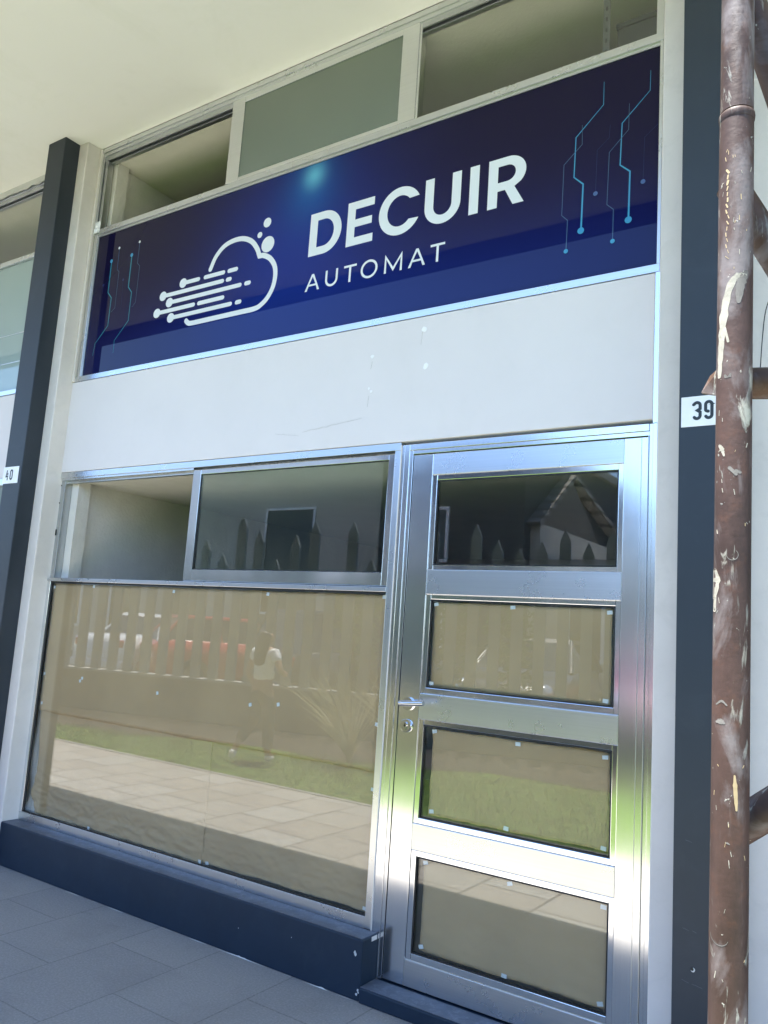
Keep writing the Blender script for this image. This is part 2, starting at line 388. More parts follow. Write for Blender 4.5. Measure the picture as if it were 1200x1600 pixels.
# pilasters behind the dark columns, and the columns
for dx in (-3.876, 0, 3.876, 7.752):
    w = 0
    pb = MB().box(-4.655+dx, -4.298+dx, -.10, .10, -1.385, 2.899)
    pb.box(-4.2982+dx, -4.282+dx, -.012, .10, 1.37, 2.898)
    pb.build('pilaster', PIL, B, .006)
    cb = MB().box(-4.556+dx, -4.380+dx, -.203, -.098, -1.385, 2.899).build('column', CHAR, B, .004)
    cb['label'] = 'square charcoal column running from the paving up to the canopy'
MB().box(-4.70, -4.36, .02, .10, -1.385, 2.899).build('pilaster_return', PIL, B)
# plinth and step
pl = MB().box(-4.30, -1.852, -.10, .012, -1.385, -1.164)
pl = pl.build('plinth', NAVY, B, .006)
MB().box(-4.297, -1.858, -.0965, .0, -1.1638, -1.1622).build('plinth_top', SILL, pl)
st = MB().box(-1.851, -.785, -.108, .05, -1.385, -1.3295).build('door_step', NAVY, B, .006)
MB().box(-1.849, -.787, -.104, .0, -1.3293, -1.3278).build('step_top', SILL, st)
MB().box(-8.17, -5.70, -.10, .012, -1.385, -1.164).build('plinth', NAVY, B, .006)
MB().box(-.42, 2.02, -.10, .012, -1.385, -1.164).build('plinth', NAVY, B, .006)
# chips in the paint
for (x, z, r) in [(-1.885, -1.215, .006), (-1.881, -1.222, .007), (-1.861, -1.345, .005), (-1.866, -1.36, .006), (-1.858, -1.352, .004), (-2.49, -1.275, .002), (-2.2, -1.24, .002)]:
    pts = [(x+r*(.5+.7*random.random())*math.cos(a*.7), z+r*(.5+.7*random.random())*math.sin(a*.7)) for a in range(9)]
    shape('paint_chip', [pts], CHIP, -.1003, pl, .0008)
gc = MB()
def grt(u, v):
    x = -3.7+u*1.84; h = .0022*max(0, noise.noise((x*9, 0, 0))+.15)+.006*math.exp(-((x+2.47)/.06)**2)*(.6+.6*noise.noise((x*60, 1, 0)))+.004*math.exp(-((x+2.03)/.015)**2)
    return (x, -.1008-.002*(1-v), -1.3852+h*v)
gc.grid(grt, 500, 1, False)
gc.build('grout_line', CHIP, pl)
# interior rooms
rm = MB()
rm.box(-4.26, -4.24, .145, 4.2, -1.38, 2.82); rm.box(-4.36, -4.2, .062, .145, -1.38, 2.82)
rm.box(-.80, -.78, .062, 4.2, -1.38, 2.82); rm.box(-4.4, -.5, 4.2, 4.3, -1.38, 2.82)
rm.build('interior_wall', INT, B)
MB().box(-4.5, -.5, .062, 4.2, .768, .836).box(-4.5, -.5, .062, 4.2, 2.82, 2.87).build('interior_ceiling', INT2, B)
MB().box(-9, 6, .062, 4.3, -1.40, -1.375).build('interior_floor', KERB, B)
nb = MB().box(-9, -4.95, 1.4, 1.5, -1.38, 2.85).box(-.2, 4, 1.4, 1.5, -1.38, 2.85).box(-9.1, 4.1, 4.31, 4.4, -1.4, 6.4)
nb.build('neighbour_wall', INT, B)
MB().box(-9, -4.72, .062, 1.4, 2.82, 2.87).build('interior_ceiling', INT2, B); MB().box(-.3, 4, .062, 1.4, 2.82, 2.87).build('interior_ceiling', INT2, B)

def frame_rect(mb, x0, x1, z0, z1, w, y0, y1, wt=None, wb=None):
    wt = wt or w; wb = wb or w
    mb.box(x0, x0+w, y0, y1, z0, z1); mb.box(x1-w, x1, y0, y1, z0, z1)
    mb.box(x0+w, x1-w, y0+.0006, y1, z1-wt, z1); mb.box(x0+w, x1-w, y0+.0006, y1, z0, z0+wb)

# ---- upper window band
def upper_band(dx, own):
    wn = bpy.data.objects.new('upper_window', None); C.objects.link(wn); wn.parent = B; wn.location = (-2.5+dx+2.5, -.3, 2.3+E)
    x0, x1 = -4.282+dx, -.806+dx
    f = MB(); f.box(x0, x1, 0, .06, 2.868, 2.898).box(x0, x1, .006, .058, 2.846, 2.868).box(x0, x1, 0, .06, 2.312, 2.345)
    f.box(x1-.028, x1, .001, .06, 2.345, 2.868)
    f.build('frame', ALX, wn, .0015)
    tr = MB().box(x0+.001, x1-.03, .012, .02, 2.815, 2.846).box(x0+.001, x1-.03, .03, .055, 2.803, 2.846)
    tr.box(x0, x0+.022, .003, .06, 2.345, 2.846).box(x0+.022, x0+.03, .02, .06, 2.345, 2.82).box(x0+.03, x0+.052, .01, .05, 2.345, 2.81)
    for k in range(7): tr.box(x0+.033, x0+.049, .008, .0105, 2.42+k*.055, 2.428+k*.055) if k % 3 == 0 else None
    tr.build('sliding_track', ALG, wn, .001)
    s = MB(); frame_rect(s, -3.147+dx, -1.937+dx, 2.347, 2.846, .092, .0035, .026, .034, .022)
    s.box(-1.9372+dx, -1.925+dx, .010, .055, 2.35, 2.84)
    sa = s.build('sliding_sash', ALS, wn, .0015)
    MB().box(-3.055+dx, -3.03+dx, .0275, .04, 2.365, 2.815).build('inner_lip', ALZ, sa); MB().box(-2.06+dx, -2.029+dx, .0275, .04, 2.365, 2.815).build('inner_lip', ALZ, sa)
    MB().box(-3.06+dx, -2.02+dx, .014, .019, 2.365, 2.815).build('pane', FILMG, sa)
    MB().box(-1.93+dx, -.83+dx, .034, .039, 2.34, 2.81).build('pane', GLASS, wn)
    return wn
upper_band(0, True)
# neighbours: same joinery with one wide frosted light below
for dx in (-3.876, 3.876):
    wn = upper_band(dx, False)
    f = MB().box(-4.28+dx, -.806+dx, 0, .05, 1.372, 1.404).box(-4.28+dx, -4.25+dx, 0, .05, 1.404, 2.311).box(-.84+dx, -.806+dx, 0, .05, 1.404, 2.311).build('frame', ALX, wn, .0015)
    MB().box(-4.25+dx, -.84+dx, .02, .026, 1.404, 2.311).build('pane', FILM, wn)
    MB().box(-4.25+dx, -.84+dx, .018, .02, 1.60, 1.604).box(-4.25+dx, -.84+dx, .018, .02, 1.80, 1.804).build('film_joint', ALX, wn)
    g2 = MB(); frame_rect(g2, -4.28+dx, -.82+dx, -1.163, .812, .045, .0, .05)
    g2.box(-4.235+dx, -.865+dx, .001, .05, .17, .20).build('lower_frame', ALX, wn, .0015)
    MB().box(-4.235+dx, -.865+dx, .02, .026, -1.12, .77).build('pane', FILMG, wn)
# ragged plaster along the neighbour's head
cr = MB()
def ragg(u, v):
    x = -5.6+u*.75; return (x, -.002-.004*noise.noise((x*30, v*4, 0)), 2.852+.05*v+(.018*noise.noise((x*14, 0, 3)) if v < .5 else 0))
cr.grid(ragg, 60, 4).build('cracked_plaster', CHIP, B)

# ---- lower window
LW = bpy.data.objects.new('lower_window', None); C.objects.link(LW); LW.parent = B; LW.location = (-.6, -.3, -1.164+E)
f = MB()
f.box(-4.353, -1.888, 0, .06, .778, .812)                        # head
f.box(-4.353, -3.17, .006, .058, .766, .778)
f.box(-1.918, -1.888, .0005, .06, -1.16, .778)                   # right upright
f.box(-4.353, -1.918, -.006, .06, .170, .190)                    # transom
f.box(-4.353, -1.918, 0, .06, -1.162, -1.118)                    # bottom rail
f.build('frame', ALX, LW, .0015)
MB().box(-4.353, -4.272, .0005, .06, -1.118, .170).build('frame_upright', ALZ, LW, .0015)
tr = MB().box(-4.353, -4.318, .002, .06, .19, .766).box(-4.318, -4.312, .02, .06, .19, .766).box(-4.312, -4.262, .012, .06, .19, .766).box(-4.262, -3.17, .03, .055, .752, .766)
tr.build('sliding_track', ALG, LW, .001)
for a_ in ((-4.303, -4.29, .44, .475), (-4.3, -4.293, .63, .637), (-4.3, -4.293, .735, .742)): MB().box(a_[0], a_[1], .009, .0118, a_[2], a_[3]).build('latch', BLACK, LW)
s = MB(); s.box(-3.165, -3.108, .004, .028, .194, .764).box(-1.950, -1.9185, .004, .028, .194, .764)
s.box(-3.108, -1.950, .0045, .028, .740, .764).box(-3.108, -1.950, .0045, .028, .194, .252)
sa = s.build('sliding_sash', ALS, LW, .0015)
MB().box(-3.109, -1.949, .014, .019, .25, .742).build('pane', GLASSG, sa)
gk = MB(); frame_rect(gk, -3.108, -1.950, .252, .740, .004, .010, .0138); gk.build('gasket', BLACK, sa)
MB().box(-4.273, -1.917, .014, .019, -1.12, .172).build('pane', GLASS, LW)
gk = MB(); gk.box(-4.272, -1.919, .004, .012, .160, .1695).box(-4.272, -1.919, .004, .012, -1.1175, -1.112).box(-4.272, -4.262, .006, .013, -1.112, .160).build('gasket', BLACK, LW)

# ---- door
DR = bpy.data.objects.new('door', None); C.objects.link(DR); DR.parent = B; DR.location = (1.2, -.3, -1.325+E)
f = MB()
f.box(-1.883, -1.868, .002, .06, -1.326, .80).box(-1.868, -1.842, .0, .06, -1.326, .80).box(-1.842, -1.826, .004, .06, -1.326, .775)
f.box(-1.842, -.834, .0, .06, .774, .80).box(-1.826, -.834, .005, .06, .757, .7735)
f.box(-.834, -.82, .004, .06, -1.326, .80).box(-.82, -.800, .0, .06, -1.326, .80)
f.build('door_frame', ALZ, DR, .0015)
s = MB().box(-1.8225, -1.727, .006, .05, -1.322, .753).box(-.9235, -.8365, .006, .05, -1.322, .753)
s.build('stile', ALZ, DR, .002)
MB().box(-.8368, -.8343, .0, .0055, -1.322, .757).box(-.862, -.860, .0045, .0058, -1.322, .753).build('stile_groove', ALG, DR)
rails = [(.6625, .753), (.166, .266), (-.329, -.229), (-.827, -.727), (-1.322, -1.226)]
r = MB()
for z0, z1 in rails: r.box(-1.7268, -.9237, .0065, .05, z0, z1)
r.build('rail', ALX, DR, .002)
panes = [(.640, .286), (.147, -.205), (-.350, -.705), (-.849, -1.201)]
bd = MB()
for i, (zt, zb) in enumerate(panes):
    bt, bb = rails[i][0], rails[i+1][1]
    bd.box(-1.7265, -1.704, .010, .045, bb, bt).box(-.943, -.924, .010, .045, bb, bt)
    bd.box(-1.704, -.943, .0102, .045, zt, bt).box(-1.704, -.943, .0102, .045, bb, zb)
bd.build('glazing_bead', ALS, DR, .002)
for i, (zt, zb) in enumerate(panes):
    MB().box(-1.703, -.944, .020, .025, zb-.001, zt+.001).build('pane', GLASSD, DR)
    gk = MB(); frame_rect(gk, -1.7038, -.9432, zb+.0002, zt-.0002, .005, .013, .0198); gk.build('gasket', BLACK, DR)
h = MB().tube([(-1.776, .006, -.276), (-1.776, -.004, -.276)], .026, 32).tube([(-1.776, -.003, -.276), (-1.776, -.050, -.272)], .0095)
h.tube([(-1.776, -.040, -.272), (-1.7745, -.049, -.272), (-1.768, -.054, -.2715), (-1.73, -.054, -.268), (-1.672, -.054, -.2625)], [.010, .0105, .0108, .0105, .0102])
h.tube([(-1.782, -.054, -.272), (-1.768, -.054, -.2715)], .0106)
h.build('handle', CHROME, DR)
k = MB().tube([(-1.779, .006, -.362), (-1.779, -.003, -.362), (-1.779, -.005, -.362)], [.026, .026, .024], 32).build('lock_rose', CHROME, DR)
kk = MB().tube([(-1.779, -.004, -.356), (-1.779, -.011, -.356)], .009).box(-1.7835, -1.7745, -.011, -.004, -.376, -.358).build('lock_cylinder', CHROME, k)
MB().box(-1.7798, -1.7782, -.0118, -.011, -.362, -.351).build('keyhole', BLACK, kk)
# bright edge trim beside the wall panel
tm = MB().box(-.8215, -.802, -.0005, .06, .801, 1.370); tm.build('edge_trim', ALZ, B, .001)
MB().box(-1.887, -1.8835, -.001, .03, -1.33, .80).build('sealant_joint', PIL, B)
MB().box(-1.8535, -1.851, -.040, -.004, -1.184, -1.168).build('plinth_corner_chip', PIL, B)

# hardware on the right column: drill hole and scratches
ch = MB().tube([(-.619, -.2005, -.910), (-.619, -.2060, -.910)], .006, 12).build('wall_plug', CHIP, B)
MB().tube([(-.621, -.2035, -.908), (-.621, -.2066, -.908)], .0045, 12).build('plug_hole', BLACK, ch)
SCR = plain('faint_scratch', (.085, .10, .12), .7)
for k_, (x_, z_, l_) in enumerate(((-.650, -.801, .018), (-.622, -.803, .012), (-.652, -.944, .022), (-.622, -.949, .03), (-.645, -.552, .02))):
    pp = [(x_+l_*i_/6, z_-.005*i_/6+.0016*noise.noise((i_*1.7, k_, 0))) for i_ in range(7)]
    shape('scratch', [stroke(pp, .001, False, [.0004, .0012, .0008, .0013, .0007, .0011, .0004])], SCR, -.2032, B)

# ------------------------------------------------------------------ the sign
SG = empty('shop_sign', (-2.53, .02, 1.4+E), 'wide glossy navy shop sign with white cloud emblem and large white lettering', 'sign')
YS = .014
MB().box(-4.234, -.8195, YS, .045, 1.4035, 2.3105).build('panel', SIGN, SG)
fr = MB().box(-4.281, -.806, 0, .05, 1.3705, 1.4025).box(-4.262, -4.235, .0005, .05, 1.4025, 2.311).box(-.819, -.806, .0005, .05, 1.4025, 2.311)
fr.build('frame', ALX, SG, .0015)
MB().box(-4.234, -.82, .009, .0135, 2.297, 2.3115).box(-4.2345, -4.226, .009, .0135, 1.403, 2.297).build('gasket', ALG, SG)
H0, H1 = 1.7995, 2.0225; H = H1-H0; mid = (H0+H1)/2
# D
shape('letter', [[(-2.518, H0), (-2.518, H1), (-2.43, H1)]+ell(-2.43, mid, .108, H/2, 90, -90, 24)+[(-2.43, H0)],
                 [(-2.471, H0+.041), (-2.471, H1-.041), (-2.43, H1-.041)]+ell(-2.43, mid, .062, H/2-.041, 88, -88, 24)+[(-2.43, H0+.041)]], LET, YS, SG)
shape('letter', [[(-2.288, H0), (-2.288, H1), (-2.134, H1), (-2.134, H1-.040), (-2.242, H1-.040), (-2.242, mid+.019), (-2.144, mid+.019), (-2.144, mid-.019), (-2.242, mid-.019), (-2.242, H0+.040), (-2.134, H0+.040), (-2.134, H0)]], LET, YS, SG)
shape('letter', [ell(-1.988, mid, .1155, .1175, 27, 333, 40)+ell(-1.988, mid, .0685, .0755, 318, 42, 36)], LET, YS, SG)
shape('letter', [[(-1.854, H1), (-1.809, H1)]+ell(-1.7625, 1.885, .0465, .048, 180, 360, 18)+[(-1.716, H1), (-1.671, H1)]+ell(-1.7625, 1.885, .0915, .089, 0, -180, 26)], LET, YS, SG)
shape('letter', [[(-1.628, H0), (-1.628, H1), (-1.583, H1), (-1.583, H0)]], LET, YS, SG)
shape('letter', [[(-1.538, H0), (-1.538, H1), (-1.447, H1)]+ell(-1.447, 1.9475, .083, .075, 88, -42, 18)+[(-1.415, 1.879), (-1.370, H0), (-1.420, H0), (-1.458, 1.8725), (-1.493, 1.8725), (-1.493, H0)],
                 [(-1.493, 1.9105), (-1.493, 1.9845), (-1.45, 1.9845)]+ell(-1.45, 1.9475, .039, .037, 88, -88, 14)+[(-1.45, 1.9105)]], LET, YS, SG)
h0, h1 = 1.6185, 1.7035
def lA(x0, x1):
    c = (x0+x1)/2; w = .013; sl = (c-.0055-x0)/(h1-h0)
    zi = h0+.024; zj = zi+.0095
    li = lambda z: x0+w+(z-h0)*sl*(c-x0-w+.0)/(c-.0055-x0)
    shape('letter', [[(x0, h0), (c-.0062, h1), (c+.0062, h1), (x1, h0), (x1-w, h0), (x0+x1-li(zi), zi), (li(zi), zi), (x0+w, h0)],
                     [(li(zj), zj), (x0+x1-li(zj), zj), (c, h1-.013)]], LET, YS, SG)
def stk(pts, w=.0115, m=LET, name='letter', caps=False, y=YS): return shape(name, [stroke(pts, w, caps)], m, y, SG)
lA(-2.521, -2.431)
stk([(-2.391, h1), (-2.391, 1.655)]+ell(-2.3595, 1.655, .0315, .031, 185, 355, 14)+[(-2.328, 1.655), (-2.328, h1)])
def lT(x0, x1):
    c = (x0+x1)/2; w = .0058
    shape('letter', [[(x0, h1), (x1, h1), (x1, h1-.0105), (c+w, h1-.0105), (c+w, h0), (c-w, h0), (c-w, h1-.0105), (x0, h1-.0105)]], LET, YS, SG)
lT(-2.286, -2.213)
shape('letter', [ell(-2.139, 1.661, .0475, .0455), ell(-2.139, 1.661, .0362, .0345)], LET, YS, SG)
stk([(-2.0475, h0), (-2.0475, h1-.006), (-2.0045, 1.633), (-1.9615, h1-.006), (-1.9615, h0)], .0112)
lA(-1.923, -1.834); lT(-1.809, -1.736)
# cloud emblem
p1 = smoothp([(-3.206, 1.878), (-3.173, 1.943), (-3.117, 1.991), (-3.048, 2.008), (-2.978, 2.003), (-2.916, 1.974), (-2.873, 1.927), (-2.851, 1.884)])
p2 = smoothp([(-2.848, 1.878), (-2.818, 1.874), (-2.772, 1.848), (-2.736, 1.800), (-2.726, 1.744), (-2.736, 1.686), (-2.766, 1.637), (-2.806, 1.606), (-2.85, 1.592), (-2.963, 1.591), (-3.166, 1.591), (-3.305, 1.591), (-3.338, 1.596), (-3.358, 1.612)])
stk(p1+p2, .0275, LET, 'emblem', True)
lines = [[(-3.413, 1.840), (-3.292, 1.840)], [(-3.240, 1.840), (-3.102, 1.840)], [(-3.061, 1.840), (-3.008, 1.840)], [(-3.57, 1.792), (-3.104, 1.792)], [(-3.067, 1.792), (-3.048, 1.792)], [(-3.511, 1.744), (-2.970, 1.744)], [(-2.928, 1.744), (-2.905, 1.744)], [(-3.607, 1.697), (-3.312, 1.697)], [(-3.271, 1.697), (-3.090, 1.697)], [(-3.487, 1.650), (-3.028, 1.650)], [(-2.983, 1.650), (-2.960, 1.650)]]
for l in lines: stk(l, .0235, LET, 'emblem', True, YS)
for c in ((-3.413, 1.840), (-3.57, 1.792), (-3.511, 1.744), (-3.607, 1.697), (-3.487, 1.650)):
    shape('emblem', [ell(*c, .0285, .0275)], LET, YS-.0004, SG)
for x, z, rr in ((-2.814, 2.054, .026), (-2.860, 1.996, .0165), (-2.797, 1.931, .0435)): shape('emblem', [ell(x, z, rr, rr)], LET, YS, SG)
tr = [[(-1.041, 2.224), (-1.041, 2.124), (-1.151, 2.016), (-1.154, 1.844), (-1.115, 1.805), (-1.118, 1.608)], [(-0.857, 2.207), (-0.858, 2.123), (-0.964, 2.019), (-0.968, 1.844), (-0.929, 1.807), (-0.931, 1.608)], [(-1.126, 2.063), (-1.124, 1.978), (-1.198, 1.91), (-1.2, 1.692), (-1.175, 1.666), (-1.177, 1.535)], [(-0.937, 2.094), (-0.938, 1.984), (-1.012, 1.91), (-1.016, 1.692), (-0.99, 1.666), (-0.99, 1.535)], [(-1.011, 2.027), (-1.014, 1.972), (-1.061, 1.934), (-1.063, 1.75)], [(-0.824, 1.973), (-0.875, 1.932), (-0.878, 1.75)]]
tl = [[(-4.079, 2.11), (-4.079, 1.91), (-4.041, 1.871), (-4.042, 1.696), (-4.145, 1.599), (-4.154, 1.523)], [(-3.892, 2.109), (-3.891, 1.909), (-3.856, 1.871), (-3.856, 1.696), (-3.964, 1.591), (-3.961, 1.514)], [(-4.018, 2.181), (-4.016, 2.044), (-3.997, 2.027), (-3.995, 1.797), (-4.027, 1.778)], [(-3.832, 2.179), (-3.832, 2.046), (-3.809, 2.024), (-3.809, 1.801), (-3.835, 1.775)], [(-4.131, 1.967), (-4.131, 1.91)], [(-3.946, 1.965), (-3.935, 1.78)]]
for k, (p, (w0, w1), m) in enumerate(zip(tr, [(.0014, .0070), (.0014, .0070), (.0014, .0030), (.0014, .0030), (.0012, .0018), (.0012, .0018)], [CYAN, CYAN, CYAN2, CYAN2, CYAN3, CYAN3])):
    tp = [w0+(w1-w0)*(i/(len(p)-1))**1.3 for i in range(len(p))]
    shape('circuit_trace', [stroke(p, 0, False, tp)], m, YS-.0002*k, SG)
    shape('circuit_dot', [ell(*p[-1], .0135 if k < 2 else .009, .0135 if k < 2 else .009)], CYAN if k < 4 else plain('dot_blue', (.03, .10, .30), .3, 0, 1), YS-.0018, SG)
for k, (p, (w0, w1), m) in enumerate(zip(tl, [(.0068, .0015), (.0068, .0015), (.0028, .0012), (.0028, .0012), (.0014, .001), (.0014, .001)], [TEAL, TEAL, CYAN2, CYAN2, CYAN3, CYAN3])):
    tp = [w0+(w1-w0)*(i/(len(p)-1)) for i in range(len(p))]
    shape('circuit_trace', [stroke(p, 0, False, tp)], m, YS-.0002*k, SG)
    shape('circuit_dot', [ell(*p[0], .0115 if k < 2 else .008, .0115 if k < 2 else .008)], CYAN if k < 2 else (LET if k < 4 else CYAN3), YS-.0018, SG)
# crumpled white tape at the sign's corner
rg = MB()
def rag(u, v):
    x = -4.268+u*.055; z = 2.32+v*.075
    return (x+.006*noise.noise((v*5, u*3, 1)), -.003-.012*abs(noise.noise((u*4, v*4, 7))), z+.012*noise.noise((u*6, 2, v*3)))
rg.grid(rag, 14, 14)
tag(rg.build('plastic_scrap', WHITE), "crumpled white plastic scrap stuck above the sign's corner beside the cream pilaster", 'plastic scrap')

# ------------------------------------------------------------------ house number plates
def plate(x0, digits, label):
    p = empty('number_plate', (x0+.078, -.204, .77+E), label, 'number plate', 'house numbers on the dark columns')
    MB().box(x0, x0+.155, -.2055, -.2034, .7195, .8195).build('plate', WHITE, p, .0008)
    for c in digits: shape('digit', c, INK, -.2058, p)
w = .0098
def dig(ch, x):
    z0, z1 = .7395, .8025
    X = lambda u: x+u; c = .0145
    if ch == '0':
        return [ell(x+c, z1-c, c, c, 0, 180, 12)+ell(x+c, z0+c, c, c, 180, 360, 12), ell(x+c, z1-c, c-w+.001, c-w, 0, 180, 12)+ell(x+c, z0+c, c-w+.001, c-w, 180, 360, 12)]
    if ch == '4':
        return [stroke([(x+.012, z1-.003), (x+.003, z0+.022), (x+.025, z0+.022)], w*.85, False), stroke([(x+.019, z0+.0), (x+.019, z0+.016)], w*.85, False), stroke([(x+.019, z0+.0285), (x+.019, z0+.044)], w*.85, False)]
    r = c-w/2
    if ch == '3':
        return [stroke([(x+.004, z1-.011)]+ell(x+c, z1-c, r, r, 150, 0, 10)+[(x+c+r, z1-.026), (x+.016, (z0+z1)/2+.0005), (x+c+r, z0+.026)]+ell(x+c, z0+c, r, r, 0, -150, 10), w, True)]
    return [stroke(ell(x+c, z0+c, r, r, 205, 360, 12)+[(x+c+r, z1-c)]+ell(x+c, z1-c, r, r, 0, 180, 12)+[(x+c-r, z0+.032)]+ell(x+c, z0+.032, r, r*.6, 185, 260, 6), w, True)]
plate(-4.560, [dig('4', -4.530), dig('0', -4.489)], 'small white number plate reading 40 on the left charcoal column')
plate(-.672, [dig('3', -.637), dig('9', -.601)], 'small white number plate reading 39 on the right charcoal column behind the scaffold tube')

# ------------------------------------------------------------------ kraft paper stuck behind the glass
def paper(label, x0, x1, z0, z1, y, nu, nv, amp, edge=.004, crumple=0, seed=0, tapes=(), wob=None, group='brown paper sheets taped behind the glass'):
    def fn(u, v):
        x = x0+(x1-x0)*u; z = z0+(z1-z0)*v
        e = edge*(noise.noise((x*7, seed, z*7))+.5*noise.noise((x*23, seed, z*23)))
        if u in (0, 1): x += e
        if v in (0, 1): z += e
        if wob: x += wob(x, z)*(1-u)**4
        yy = y+amp*(noise.noise((x*3, seed+9, z*3))+.35*noise.noise((x*9, seed, z*9)))
        if crumple:
            k = max(0, 1-(z-z0)/.32)**1.3; r_ = abs(noise.noise((x*6.5+z*2, seed+3, z*16)))+.6*abs(noise.noise((x*16, seed+5, z*34)))
            yy += crumple*k*r_*1.6
        return (x, max(yy, .0225), z)
    mb = MB().grid(fn, nu, nv)
    o = mb.build('paper_sheet', KRAFT); so = o.modifiers.new('thickness', 'SOLIDIFY'); so.thickness = .0004; so.offset = 1
    tag(o, label, 'paper sheet', group)
    for i, (tx, tz, a) in enumerate(tapes):
        t = MB(); cs, sn = math.cos(a), math.sin(a); hw, hh = (.0105, .0075) if x1-x0 < 1 else (.0085, .0085)
        q = [(tx+px*cs-pz*sn, tz+px*sn+pz*cs) for px, pz in ((-hw, -hh), (hw, -hh*random.uniform(.8, 1)), (hw*random.uniform(.8, 1), hh), (-hw, hh*random.uniform(.75, 1)))]
        k = .0195 if x1-x0 > 1 else .0255
        t.v = [(px, yy, pz+E) for yy in (k, k+.0006) for px, pz in q]
        t.f = [(0, 1, 2, 3), (7, 6, 5, 4), (0, 4, 5, 1), (1, 5, 6, 2), (2, 6, 7, 3), (3, 7, 4, 0)]; t.sm = [False]*6
        t.build('tape_piece', TAPE, o)
    return o
r_ = random.uniform
def jig(l): return [(x, z, r_(-.25, .25)) for x, z in l]
def wobL(x, z):
    d = 0
    if z < -.55: d = .03*math.exp(-((z+.85)/.16)**2)-.02*math.exp(-((z+1.0)/.06)**2)+.035*math.exp(-((z+1.10)/.05)**2)
    return d+.006*noise.noise((0, 3, z*6))
paper('large upper brown paper sheet across the big window, its folded lower edge hanging loose', -4.258, -1.928, -.566, .158, .0235, 90, 40, .0012, .004, 0, 2,
      jig([(-4.252, .136), (-3.891, .149), (-3.238, .138), (-2.595, .143), (-1.938, .150), (-4.248, -.358), (-4.238, -.521), (-3.916, -.371), (-3.9, -.355), (-3.283, -.377), (-2.646, -.369), (-2.476, -.351), (-1.934, -.376)]))
paper('lower left brown paper sheet, creased and crumpled along the sill', -4.250, -2.872, -1.116, -.50, .0300, 150, 90, .002, .003, .014, 5, jig([(-3.702, -1.108), (-2.876, -1.107)]), wobL)
paper('lower right brown paper sheet of the big window, nearest the door', -2.884, -1.930, -1.112, -.50, .0320, 110, 90, .002, .004, .009, 8, jig([(-2.833, -1.107), (-1.935, -.637), (-1.938, -1.098)]))
paper('brown paper in the second door light, just above the lever handle', -1.694, -.960, -.200, .137, .031, 50, 26, .003, .003, 0, 12, jig([(-1.685, .128), (-1.688, -.188), (-1.346, .128), (-.968, .124), (-.976, -.186)]))
paper('brown paper in the third door light, just below the lock', -1.672, -.955, -.690, -.362, .031, 50, 26, .003, .006, 0, 17, jig([(-1.660, -.372), (-1.655, -.675), (-1.302, -.375), (-.972, -.378), (-1.336, -.681), (-.970, -.680)]))
paper('brown paper in the lowest door light', -1.678, -.950, -1.190, -.857, .031, 50, 26, .003, .004, .004, 23, jig([(-1.668, -.868), (-1.668, -1.173), (-1.312, -.868), (-.965, -.869), (-1.320, -1.183), (-.969, -1.175)]))
# dark void behind the paper keeps the room unlit at the bottom; shelving upright upstairs
sh = empty('shelf_rack', (-.98, .3, 1.386+E), 'slotted metal shelf rack standing inside behind the upper right window', 'shelf')
u = MB().box(-1.098, -1.068, .14, .143, 1.386, 2.80).box(-1.098, -1.095, .143, .17, 1.386, 2.80)
u.build('upright', plain('dull_grey_steel', (.12, .125, .12), .5), sh)
hl = MB()
for i in range(26): hl.box(-1.087, -1.079, .1385, .1395, 1.45+i*.05, 1.468+i*.05)
hl.build('slot', BLACK, sh)
MB().box(-1.066, -.82, .145, .55, 2.36, 2.375).build('shelf_board', ALG, sh)
bx = empty('storage_box', (-.93, .3, 2.376+E), 'dark grey box on the top shelf inside the upper right window', 'box')
MB().box(-1.05, -.81, .18, .5, 2.376, 2.575).build('box_body', plain('dark_grey_board', (.03, .036, .036), .6), bx, .003)
MB().box(-1.055, -.805, .175, .505, 2.577, 2.60).build('lid', plain('dark_grey_lid', (.035, .04, .04), .6), bx, .003)

# ------------------------------------------------------------------ scaffold close to the camera on the right
SC = empty('scaffold_frame', (-.2, -1.854, 0), 'rusty brown scaffold tube frame spattered with cement, standing close at the right', 'scaffold')
cx = lambda z: -.1925+(z-.319)*.0065
SC_E = E
pts = [(cx(z), -1.854, z) for z in (-1.38, -.6, -.2, .2, .5, .664)]
MB().tube(pts, .0199, 40).build('standard', RUST, SC)
pts = [(cx(z), -1.854, z) for z in (.668, .9, 1.4, 1.9, 2.4)]
MB().tube(pts, .0194, 40).build('upper_standard', RUST, SC)
q = cx(.67)
MB().tube([(q, -1.854, z) for z in (.655, .657, .6615, .6645, .666)], [.0201, .0207, .0212, .0209, .0200], 40).build('collar', RUST, SC)
MB().box(-.235, -.155, -1.894, -1.814, -1.385, -1.377).build('base_plate', RUST2, SC, .002)
CEM = paint('cement_splash', (.38, .35, .29), .85, .25, 40, .5, 200, .001)
CEM2 = paint('thin_cement_smear', (.17, .155, .14), .8, .35, 30, .3, 200, .0006)
YEL = plain('yellow_cream_paint', (.48, .36, .20), .6)
cam_ang = math.atan2(-2.85+1.854, 0+.1945)
